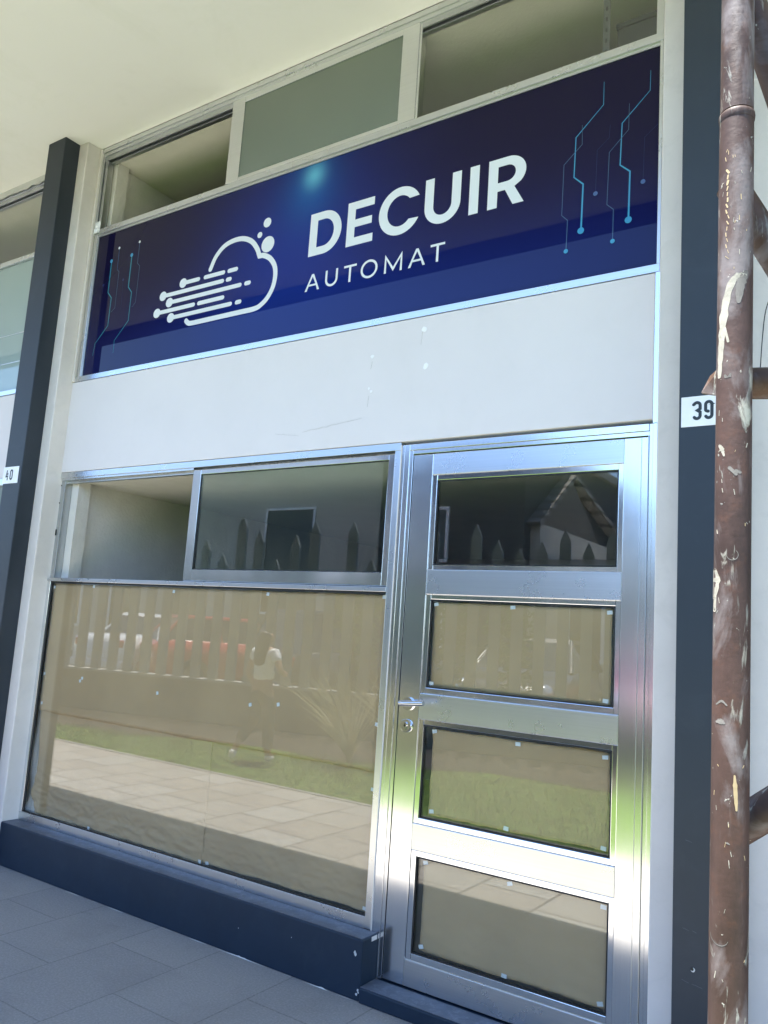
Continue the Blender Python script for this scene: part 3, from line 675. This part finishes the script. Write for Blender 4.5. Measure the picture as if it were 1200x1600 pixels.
def splash(pts, w, m, r0=.0199):
    # pts: (across -1..1, height) on the side of the tube that faces the lawn; w: widths
    pts = smoothp(pts, 5) if len(pts) > 2 else pts; n = len(pts)
    ww = [w*(.35+.65*math.sin(math.pi*min(1, max(0, (i+.6)/(n+.2)))))*(1+.45*noise.noise((i*.9, pts[0][1]*31, 0))) for i in range(n)]
    o = stroke([(a*.0199, z) for a, z in pts], 0, True, ww); o2 = []
    for i in range(len(o)):
        p, q = o[i], o[(i+1) % len(o)]
        for j in range(2): t_ = j/2; o2.append((p[0]+(q[0]-p[0])*t_, p[1]+(q[1]-p[1])*t_))
    cu = bpy.data.curves.new('o', 'CURVE'); cu.dimensions = '2D'; cu.fill_mode = 'BOTH'
    sp = cu.splines.new('POLY'); sp.points.add(len(o2)-1); sp.use_cyclic_u = True
    for i, (x, z) in enumerate(o2): sp.points[i].co = (x, z, 0, 1)
    ob = bpy.data.objects.new('o', cu); me = bpy.data.meshes.new_from_object(ob); bpy.data.objects.remove(ob); bpy.data.curves.remove(cu)
    bm = bmesh.new(); bm.from_mesh(me); bmesh.ops.triangulate(bm, faces=bm.faces[:])
    for k_ in range(2): bmesh.ops.subdivide_edges(bm, edges=[e_ for e_ in bm.edges if e_.calc_length() > .004], cuts=1)
    for v_ in bm.verts:
        a = max(-.999, min(.999, v_.co.x/.0199)); z = v_.co.y; th = cam_ang+math.asin(a); rr = r0+.0002
        v_.co = Vector((cx(z)+rr*math.cos(th), -1.854+rr*math.sin(th), z+E))-SC.location
    bm.normal_update(); bm.to_mesh(me); bm.free(); me.materials.clear(); me.materials.append(m)
    ob = bpy.data.objects.new('cement_splash', me); C.objects.link(ob); ob.parent = SC; so_ = ob.modifiers.new('thickness', 'SOLIDIFY'); so_.thickness = .00012; so_.offset = 0
    return ob
def zc(py): return .67-(py-175)*(.67+.381)/(1590-175)       # height scale along the standard
rs = random.Random(11)
splash([(.55, zc(475)), (.05, zc(478)), (-.35, zc(500)), (-.60, zc(540)), (-.72, zc(590)), (-.80, zc(640))], .0085, CEM)
splash([(.6, zc(470)), (.3, zc(490)), (.2, zc(520))], .010, CEM2)
splash([(-.55, zc(560)), (-.35, zc(585))], .003, CEM)
splash([(-.93, zc(948)), (-.84, zc(965)), (-.93, zc(990))], .008, CEM)
splash([(-.86, zc(975)), (-.90, zc(1010))], .003, CEM)
splash([(-.75, zc(752)), (-.6, zc(760)), (-.5, zc(770))], .004, CEM)
splash([(.22, zc(1250)), (.27, zc(1272)), (.33, zc(1298))], .0042, YEL)
splash([(.15, zc(795)), (.35, zc(797))], .006, CEM2); splash([(-.2, zc(790)), (.15, zc(800))], .006, CEM2)
for (py, a0, a1, w_) in ((1175, -.7, -.35, .010), (640, -.5, -.2, .008), (1345, -.2, .0, .003), (1150, -.75, -.2, .004)):
    splash([(a0, zc(py)), ((a0+a1)/2, zc(py+rs.uniform(-9, 9))), (a1, zc(py+rs.uniform(-8, 8)))], w_*.6, CEM2)
for c_, rr_, y_ in ((-.45, .45, 1475), (.0, .3, 925)):   # ring marks
    ring_ = [(c_+rr_*math.cos(R(a)), zc(y_)+rr_*.0199*1.0*math.sin(R(a))) for a in range(-170 if y_ != 1475 else 180, 60 if y_ != 1475 else 345, 20)]
    splash(ring_, .0009, CEM2 if y_ != 1415 else CEM)
for i in range(46):
    a_ = rs.uniform(-.85, .85); py = rs.choice([rs.uniform(250, 480), rs.uniform(600, 1000), rs.uniform(1150, 1590)])
    splash([(a_, zc(py)), (a_+rs.uniform(-.06, .06), zc(py+rs.uniform(2, 9)))], rs.uniform(.0004, .0011), CEM if rs.random() < .6 else YEL)
for i in range(16):
    splash([(-.5+rs.uniform(-.06, .06), zc(290+i*10)), (-.45+rs.uniform(-.08, .08), zc(296+i*10))], rs.uniform(.0015, .003)*(1-i/22), YEL)

def brace(nm, a, b_, r=.018, m=RUST2): return MB().tube([a, tuple((Vector(a)+Vector(b_))/2), b_], r, 28).build(nm, m, SC)
brace('diagonal_brace', (-.196, -1.80, .905), (.32, -1.70, -1.10), .0195)
brace('diagonal_brace', (-.203, -1.785, .588), (.32, -1.68, -1.3+.2), .018) if 0 else None
brace('diagonal_brace', (-.206, -1.806, .600), (.55, -1.60, -.93), .0195)
hb = MB().tube([(-.205, -1.80, .3365), (.55, -1.80, .262)], .0195, 28)
# flattened end of the ledger
e0 = [(-.242, -1.801, .329), (-.2315, -1.801, .350), (-.2115, -1.815, .360), (-.2085, -1.815, .3165)]
kx = len(hb.v); hb.v += [(x, y+dy, z+E) for dy in (0, .006) for x, y, z in e0]
hb.f += [(kx, kx+1, kx+2, kx+3), (kx+7, kx+6, kx+5, kx+4), (kx, kx+4, kx+5, kx+1), (kx+1, kx+5, kx+6, kx+2), (kx+2, kx+6, kx+7, kx+3), (kx+3, kx+7, kx+4, kx)]; hb.sm += [False]*6
hb.build('ledger', RUST2, SC)
brace('lower_brace', (-.205, -1.80, -.201), (.5, -1.80, .365), .0205, RUST)
# second standard of the frame, out of shot to the right
MB().tube([(.56, -1.8, -1.38), (.56, -1.8, 2.4)], .0199, 30).build('far_standard', RUST, SC)
wr = MB(); wp = smoothp([(-.170, -1.79, .45), (-.1745, -1.79, .42), (-.1785, -1.79, .385), (-.181, -1.79, .33), (-.1815, -1.79, .25)] and [(-.165, .47), (-.1735, .445), (-.1775, .41), (-.1800, .37), (-.1812, .345)])
wr.tube([(x, -1.755, z) for x, z in wp], .0007, 6)
tag(wr.build('cable', BLACK), 'thin dark wire looping down behind the scaffold tube', 'wire')

# ------------------------------------------------------------------ across the lawn: fence, plants, person, cars, houses (mirrored in the glass)
FN = empty('picket_fence', (-8, FX(-8), 0), 'tall grey-blue picket fence with pointed tips on a low wall beyond the lawn', 'fence')
dirv = Vector((1, -.268)).normalized(); nrm = Vector((.268, 1)).normalized()*1
def fpt(s, o): # s metres along, o offset towards the shop
    return (-14+dirv.x*s+nrm.x*o*.0+o*.2588, FX(-14)+dirv.y*s+o*.966)
def fbox(mb, s0, s1, o0, o1, z0, z1, tip=0):
    k = len(mb.v); e = mb.e; a = [fpt(s0, o0), fpt(s1, o0), fpt(s1, o1), fpt(s0, o1)]
    mb.v += [(x, y, z+e) for z in (z0, z1) for x, y in a]
    for q in ((0, 3, 2, 1), (0, 1, 5, 4), (1, 2, 6, 5), (2, 3, 7, 6), (3, 0, 4, 7)): mb.f.append(tuple(k+i for i in q)); mb.sm.append(False)
    if tip:
        m0 = fpt((s0+s1)/2, o0); m1 = fpt((s0+s1)/2, o1); mb.v += [(m0[0], m0[1], z1+tip+e), (m1[0], m1[1], z1+tip+e)]
        for q in ((4, 5, 8), (5, 6, 9, 8), (6, 7, 9), (7, 4, 8, 9)): mb.f.append(tuple(k+i for i in q)); mb.sm.append(False)
    else: mb.f.append(tuple(k+i for i in (4, 5, 6, 7))); mb.sm.append(False)
lw = MB(); fbox(lw, 0, 24, -.11, .11, -1.385, -.83); lwo = lw.build('low_wall', DKW2, FN); lc = MB(); fbox(lc, 0, 24, -.14, .15, -.831, -.80); lc.build('sunlit_wall_top', KERB, FN)  # thin paler strip added: sunlit top of the low wall put into colour
rl = MB(); fbox(rl, 0, 24, -.04, -.012, .55, .63); rl.build('back_rail', PICK, FN)
rs0 = random.Random(3)
for i in range(85):
    p = MB(); s0 = .05+i*.282; hgt = (1.30 if (i % 2) else 1.10)+rs0.choice((0, 0, -.04, .05, -.3, -.55))
    fbox(p, s0, s0+.135, -.010, .05, -.80, hgt, .16); p.build('picket', PICK, FN)
def leafblob(mb, c, r, n, sz):
    for i in range(n):
        d = Vector((random.gauss(0, 1), random.gauss(0, 1), random.gauss(0, 1))).normalized()*random.uniform(.45, 1)
        p = Vector(c)+Vector((d.x*r[0], d.y*r[1], d.z*r[2])); a = Vector((random.gauss(0, 1), random.gauss(0, 1), random.gauss(0, 1))).normalized(); b_ = a.orthogonal().normalized()
        s_ = sz*random.uniform(.6, 1.3); mb.poly([p-a*s_, p-b_*s_*.5, p+a*s_, p+b_*s_*.5])
for i, (x, y, z, r1) in enumerate([(-6.95, -6.7, .25, .42), (-6.2, -6.85, .32, .40), (-5.55, -7.0, .28, .42), (-4.75, -7.2, .12, .38)]):
    t = empty('shrub', (x, y, 0), ['leftmost round green shrub behind the picket fence', 'second green shrub from the left behind the picket fence', 'third green shrub from the left behind the picket fence', 'rightmost and lowest green shrub behind the picket fence'][i], 'shrub', 'shrubs behind the fence')
    c = MB(); leafblob(c, (x, y, z), (r1, r1*.8, .5), 900, .045); leafblob(c, (x+.1, y, z-.5), (r1*.8, r1*.7, .5), 500, .045); c.build('crown', LEAF, t)
    MB().tube([(x, y, G), (x+.03, y, z-.2)], [.05, .03], 8).build('trunk', BARK, t)
for k, (x, y) in enumerate([(-5.05, -4.15), (-4.55, -4.5)]):
    t = MB()
    for i in range(150):
        a = random.gauss(2.9, 1.3); l = random.uniform(.4, 1.0); sp_ = random.uniform(.1, .95); pts = []
        for j in range(6):
            u_ = j/5; pts.append((x+math.cos(a)*sp_*u_**1.5*l, y+math.sin(a)*sp_*u_**1.5*l, G+l*u_*(1.1-.25*u_*sp_)))
        t.tube(pts, [.002, .002, .002, .004, .0065, .0015], 3, False)
    tag(t.build('plume_grass', STRAW), ['clump of straw-coloured plume grass on the lawn edge, nearer the walker', 'clump of straw-coloured plume grass on the lawn edge, nearer the door side'][k], 'ornamental grass', 'plume grass clumps')

# person walking on the lawn, back to the shop
def skin_obj(name, verts, edges, rad, m, parent, root=0, sub=2):
    me = bpy.data.meshes.new(name); me.from_pydata(verts, edges, []); o = bpy.data.objects.new(name, me); C.objects.link(o); o.parent = parent
    sk = o.modifiers.new('skin', 'SKIN'); sk.use_smooth_shade = True
    for i, r in enumerate(rad): me.skin_vertices[0].data[i].radius = r if isinstance(r, tuple) else (r, r)
    for i in range(len(verts)): me.skin_vertices[0].data[i].use_root = (i == root)
    sb = o.modifiers.new('sub', 'SUBSURF'); sb.levels = sub; sb.render_levels = sub
    me.materials.append(m); return o
SKINM = plain('skin', (.42, .24, .16), .55); HAIR = paint('long_dark_hair', (.018, .012, .009), .45, .3, 30, 0)
SHIRT = plain('pale_grey_top', (.62, .64, .62), .85); SHOE = plain('white_trainers', (.85, .85, .84), .6); TROUS = plain('dark_trousers', (.05, .05, .045), .9)
SLEEVE = plain('white_sleeves', (.85, .85, .86), .85)
PR = empty('person', (-5.84, -3.62, 0), 'person with long dark hair, pale top and white shoes walking across the lawn', 'person')
# local frame: +x to the person's right as seen from the shop mirrored; faces -y
k = 1.34/1.68
def P(x, y, z): return (x*k, y*k, z*k)
v = [P(0, 0, .93), P(0, .01, 1.08), P(0, .0, 1.25), P(0, .01, 1.40), P(0, -.01, 1.48), P(0, -.03, 1.56), P(0, -.035, 1.64),
     P(.09, 0, .88), P(.10, -.06, .50), P(.10, -.08, .09), P(.10, -.19, .04),
     P(-.09, 0, .88), P(-.10, .02, .50), P(-.10, .28, .22), P(-.10, .34, .12),
     P(.17, 0, 1.38), P(.30, .03, 1.16), P(.20, -.20, 1.10), P(.12, -.27, 1.13),
     P(-.17, 0, 1.38), P(-.24, .05, 1.12), P(-.22, -.08, .92), P(-.20, -.13, .84)]
e = [(0, 1), (1, 2), (2, 3), (3, 4), (4, 5), (5, 6), (0, 7), (7, 8), (8, 9), (9, 10), (0, 11), (11, 12), (12, 13), (13, 14), (3, 15), (15, 16), (16, 17), (17, 18), (3, 19), (19, 20), (20, 21), (21, 22)]
rad = [(.15, .10), (.12, .09), (.14, .10), (.12, .085), .05, .085, .075, .09, .06, .045, .035, .09, .06, .042, .035, .055, .042, .032, .025, .055, .042, .032, .026]
rad = [tuple(q*k for q in (r if isinstance(r, tuple) else (r, r))) for r in rad]
skin_obj('body', v, e, rad, SKINM, PR)
tp = [P(0, 0, 1.0), P(0, .01, 1.1), P(0, 0, 1.25), P(0, .01, 1.39), P(.16, 0, 1.38), P(.24, .02, 1.26), P(-.16, 0, 1.38), P(-.21, .03, 1.25)]
skin_obj('top', tp, [(0, 1), (1, 2), (2, 3), (3, 4), (4, 5), (3, 6), (6, 7)], [tuple(q*k*1.13 for q in r) for r in [(.15, .11), (.13, .10), (.145, .11), (.125, .10), (.068, .068), (.06, .06), (.068, .068), (.06, .06)]], SLEEVE, PR)
tq = [P(0, 0, .98), P(0, 0, .90), P(.095, 0, .84), P(.10, -.05, .5), P(.10, -.08, .13), P(-.095, 0, .84), P(-.10, .02, .5), P(-.10, .26, .25)]
skin_obj('trousers', tq, [(0, 1), (1, 2), (2, 3), (3, 4), (1, 5), (5, 6), (6, 7)], [tuple(q*k*1.1 for q in r) for r in [(.155, .11), (.16, .115), (.10, .10), (.075, .075), (.065, .065), (.10, .10), (.075, .075), (.062, .062)]], TROUS, PR)
skin_obj('hair', [P(0, .02, 1.66), P(0, .05, 1.56), P(0, .10, 1.40), P(0, .115, 1.20)], [(0, 1), (1, 2), (2, 3)], [tuple(q*k for q in r) for r in [(.085, .085), (.105, .095), (.12, .05), (.09, .03)]], HAIR, PR)
for s_, (a, b_) in enumerate(((P(.10, -.05, .045), P(.10, -.20, .035)), (P(-.10, .33, .16), P(-.10, .37, .04)))):
    skin_obj('shoe', [a, tuple((Vector(a)+Vector(b_))/2), b_], [(0, 1), (1, 2)], [(.055*k, .052*k), (.055*k, .046*k), (.045*k, .032*k)], SHOE, PR)

# parked cars
TYRE = plain('tyre_rubber', (.02, .02, .02), .85); LAMPR = plain('red_lamp_lens', (.5, .02, .015), .15, 0, 1); LAMPW = plain('clear_lamp_lens', (.75, .78, .8), .08, .6); CGL = plain('tinted_car_glass', (.012, .016, .018), .04, 0, 1)
def car(name_label, x, y, rz, col, L=4.3, Wd=1.76, H=1.46, kind='hatch'):
    c = empty('parked_car', (x, y, 0), name_label, 'car', 'cars parked beyond the fence'); c.rotation_euler.z = rz
    pm = plain('car_paint', col, .3, 0, 1)
    hl_, w = L/2, Wd/2
    # stations front(+x) -> rear: (x, half width, bottom, deck height)
    st = [(hl_, .62, .35, .60), (hl_-.05, .80, .25, .70), (hl_-.35, .96, .20, .80), (hl_-1.05, 1, .2, .95), (.3, 1, .2, .98), (-hl_+.9, 1, .2, 1.0), (-hl_+.35, .98, .2, 1.0 if kind != 'sedan' else .98), (-hl_+.06, .9, .25, .92), (-hl_, .78, .35, .8)]
    mb = MB(0); ring = []
    for (sx, sw, zb, zt) in st:
        hw = w*sw; ring.append([(sx, -hw*.9, zb), (sx, -hw, zb+.18), (sx, -hw*1.0, zb+(zt-zb)*.6), (sx, -hw*.94, zt-.03), (sx, -hw*.8, zt), (sx, 0, zt+.02), (sx, hw*.8, zt), (sx, hw*.94, zt-.03), (sx, hw, zb+(zt-zb)*.6), (sx, hw, zb+.18), (sx, hw*.9, zb)])
    n = len(ring[0]); mb.v = [p for r_2 in ring for p in r_2]
    for i in range(len(ring)-1):
        for j in range(n): mb.f.append((i*n+j, i*n+(j+1) % n, (i+1)*n+(j+1) % n, (i+1)*n+j)); mb.sm.append(True)
    mb.f.append(tuple(range(n))[::-1]); mb.f.append(tuple((len(ring)-1)*n+j for j in range(n))); mb.sm += [True, True]
    bo = mb.build('body', pm, None); bo.parent = c
    rear = {'hatch': (-hl_+.55, -hl_+.12), 'sedan': (-hl_+1.25, -hl_+.75), 'suv': (-hl_+.35, -hl_+.1)}[kind]
    def cabin(inset, z0, z1, name, m, par, top=True):
        q = MB(0); b0 = [(hl_-1.15, -w*.90), (rear[1], -w*.88), (rear[1], w*.88), (hl_-1.15, w*.90)]; t0 = [(hl_-1.95, -w*.70), (rear[0], -w*.70), (rear[0], w*.70), (hl_-1.95, w*.70)]
        f_ = lambda z: (z-.95)/(H-.95)
        for z in (z0, z1):
            t_ = f_(z); q.v += [((bx+(tx-bx)*t_), (by+(ty-by)*t_)*inset, z) for (bx, by), (tx, ty) in zip(b0, t0)]
        q.f = [(0, 1, 5, 4), (1, 2, 6, 5), (2, 3, 7, 6), (3, 0, 4, 7), (4, 5, 6, 7)]; q.sm = [False]*5
        o = q.build(name, m, None, .03, 2); o.parent = par; return o
    cabin(1, .93, H-.06, 'windows', CGL, c); cabin(1.006, H-.07, H, 'roof', pm, c)
    pl_ = MB(0)
    f_ = lambda z: (z-.95)/(H-.95)
    for (bx, tx) in ((hl_-1.15, hl_-1.95), ((hl_-1.15+rear[1])/2-.1, (hl_-1.95+rear[0])/2), (rear[1], rear[0])):
        for sg in (-1, 1): pl_.tube([(bx, sg*w*.895, .94), (tx, sg*w*.705, H-.03)], .035, 8)
    o = pl_.build('window_pillars', pm, None); o.parent = c
    for sx in (hl_-.85, -hl_+.8):
        for sg in (-1, 1):
            q = MB(0).tube([(sx, sg*w*.80, .32), (sx, sg*w*1.0, .32), (sx, sg*w*1.015, .32)], [.32, .32, .28], 28).build('wheel', TYRE, None); q.parent = c
            r2 = MB(0).tube([(sx, sg*w*1.01, .32), (sx, sg*w*1.025, .32)], .2, 20).build('rim', CHROME, None); r2.parent = q
    for sg in (-1, 1):
        q = MB(0).tube([(hl_-.20, sg*w*.70, .68), (hl_-.04, sg*w*.66, .66), (hl_-.01, sg*w*.64, .655)], [.13, .11, .05], 16).build('headlight', LAMPW, None); q.parent = c
        q = MB(0).box(-hl_-.012, -hl_+.25, sg*w*.66-.11, sg*w*.66+.11, .72, .88).build('tail_light', LAMPR, None, .03); q.parent = c
    q = MB(0).box(-hl_-.02, -hl_+.02, -.22, .22, .5, .62).build('number_plate', WHITE, None, .005); q.parent = c
    q = MB(0).box(-hl_-.05, -hl_+.2, -w*.86, w*.86, .28, .47).build('rear_bumper', pm, None, .05, 3); q.parent = c
    q = MB(0).box(hl_-.2, hl_+.05, -w*.8, w*.8, .26, .45).build('front_bumper', pm, None, .05, 3); q.parent = c
    return c
car('white saloon parked tail-on beyond the picket fence, leftmost car', -14.7, -10.2, R(-96), (.8, .8, .8), kind='sedan')
car('red hatchback parked at an angle beside the white saloon', -12.2, -9.9, R(-60), (.55, .03, .02), 3.9, 1.7, 1.48)
car('dark grey sport utility car parked beyond the fence behind the walker', -8.9, -10.0, R(-75), (.03, .032, .036), 4.6, 1.85, 1.68, 'suv')
car('black hatchback parked nose to the fence', -5.6, -10.0, R(80), (.02, .02, .022), 4.1, 1.76, 1.47)
car('dark red hatchback parked at the right end of the row', -3.4, -10.0, R(75), (.30, .025, .03), 4.0, 1.72, 1.45)

# houses across the street
def house(label, x0, x1, y0, y1, h, m, wins, name='house'):
    b_ = empty(name, ((x0+x1)/2, y1, 0), label, 'building')
    MB().box(x0, x1, y0, y1, G-.1, G+h).build('wall', m, b_)
    MB().box(x0-.15, x1+.15, y0-.15, y1+.15, G+h, G+h+.22).build('parapet', KERB, b_)
    for (a, c_, z0, z1) in wins:
        fr_ = MB(); frame_rect(fr_, a, c_, G+z0, G+z1, .08, y1+.002, y1+.06); w_ = fr_.build('window', WHITE, b_)
        MB().box(a+.08, c_-.08, y1+.004, y1+.02, G+z0+.08, G+z1-.08).build('pane', DARKW, w_)
    return b_
house('long pale pink house with dark openings across the street, left one', -34, -12.2, -26, -16, 6.6, PINKW, [(-31+i*3.2, -29.4+i*3.2, .9, 2.6) for i in range(5)]+[(-17.4, -15.4, 1.7, 5.0), (-14.6, -13, .9, 2.6)])
house('tall dark grey house across the street between the pink house and the gabled one', -12.1, -8.0, -27, -14.6, 6.2, DKW, [(-11.4, -10, 3.2, 4.6), (-11.4, -10, .8, 2.4)])
gh = empty('house', (-7, -15, 0), 'small house with steep gable and pale tiled roof across the street', 'building')
MB().box(-11, -7.75, -22, -15, G-.1, G+4.2).build('wall', PINKW, gh)
ga = MB(); ga.poly([(-7.7499, -15, 4.2+G), (-7.7499, -19, 4.2+G), (-7.7499, -17, 5.55+G)]); ga.build('gable', DKW2, gh)
rf = MB(); rf.poly([(-11, -14.8, 4.1+G), (-7.65, -14.8, 4.1+G), (-7.65, -17, 5.65+G), (-11, -17, 5.65+G)]); rf.poly([(-11, -17, 5.65+G), (-7.65, -17, 5.65+G), (-7.65, -22.2, 4.1+G), (-11, -22.2, 4.1+G)])
ro = rf.build('roof', ROOF, gh); so2 = ro.modifiers.new('thickness', 'SOLIDIFY'); so2.thickness = .12
MB().box(-7.745, -4.6, -20, -15.5, G-.1, G+3.4).build('side_wing', PINKW, gh)
for a in (-7.2, -5.9):
    fr_ = MB(); frame_rect(fr_, a, a+.9, G+1, G+2.6, .07, -15.498, -15.43); w_ = fr_.build('window', WHITE, gh); MB().box(a+.07, a+.83, -15.496, -15.47, G+1.07, G+2.53).build('pane', DARKW, w_)
house('low grey garage with wide shutter across the street at the right', -4.3, 4, -24, -16, 2.9, GREYW, [(-3.6, -.9, .3, 2.3), (.4, 2.6, .8, 2.2)])
house('white house across the street at the far right', 4.3, 16, -26, -16, 5.5, PINKW, [(5+i*3, 6.6+i*3, .9, 2.5) for i in range(3)])
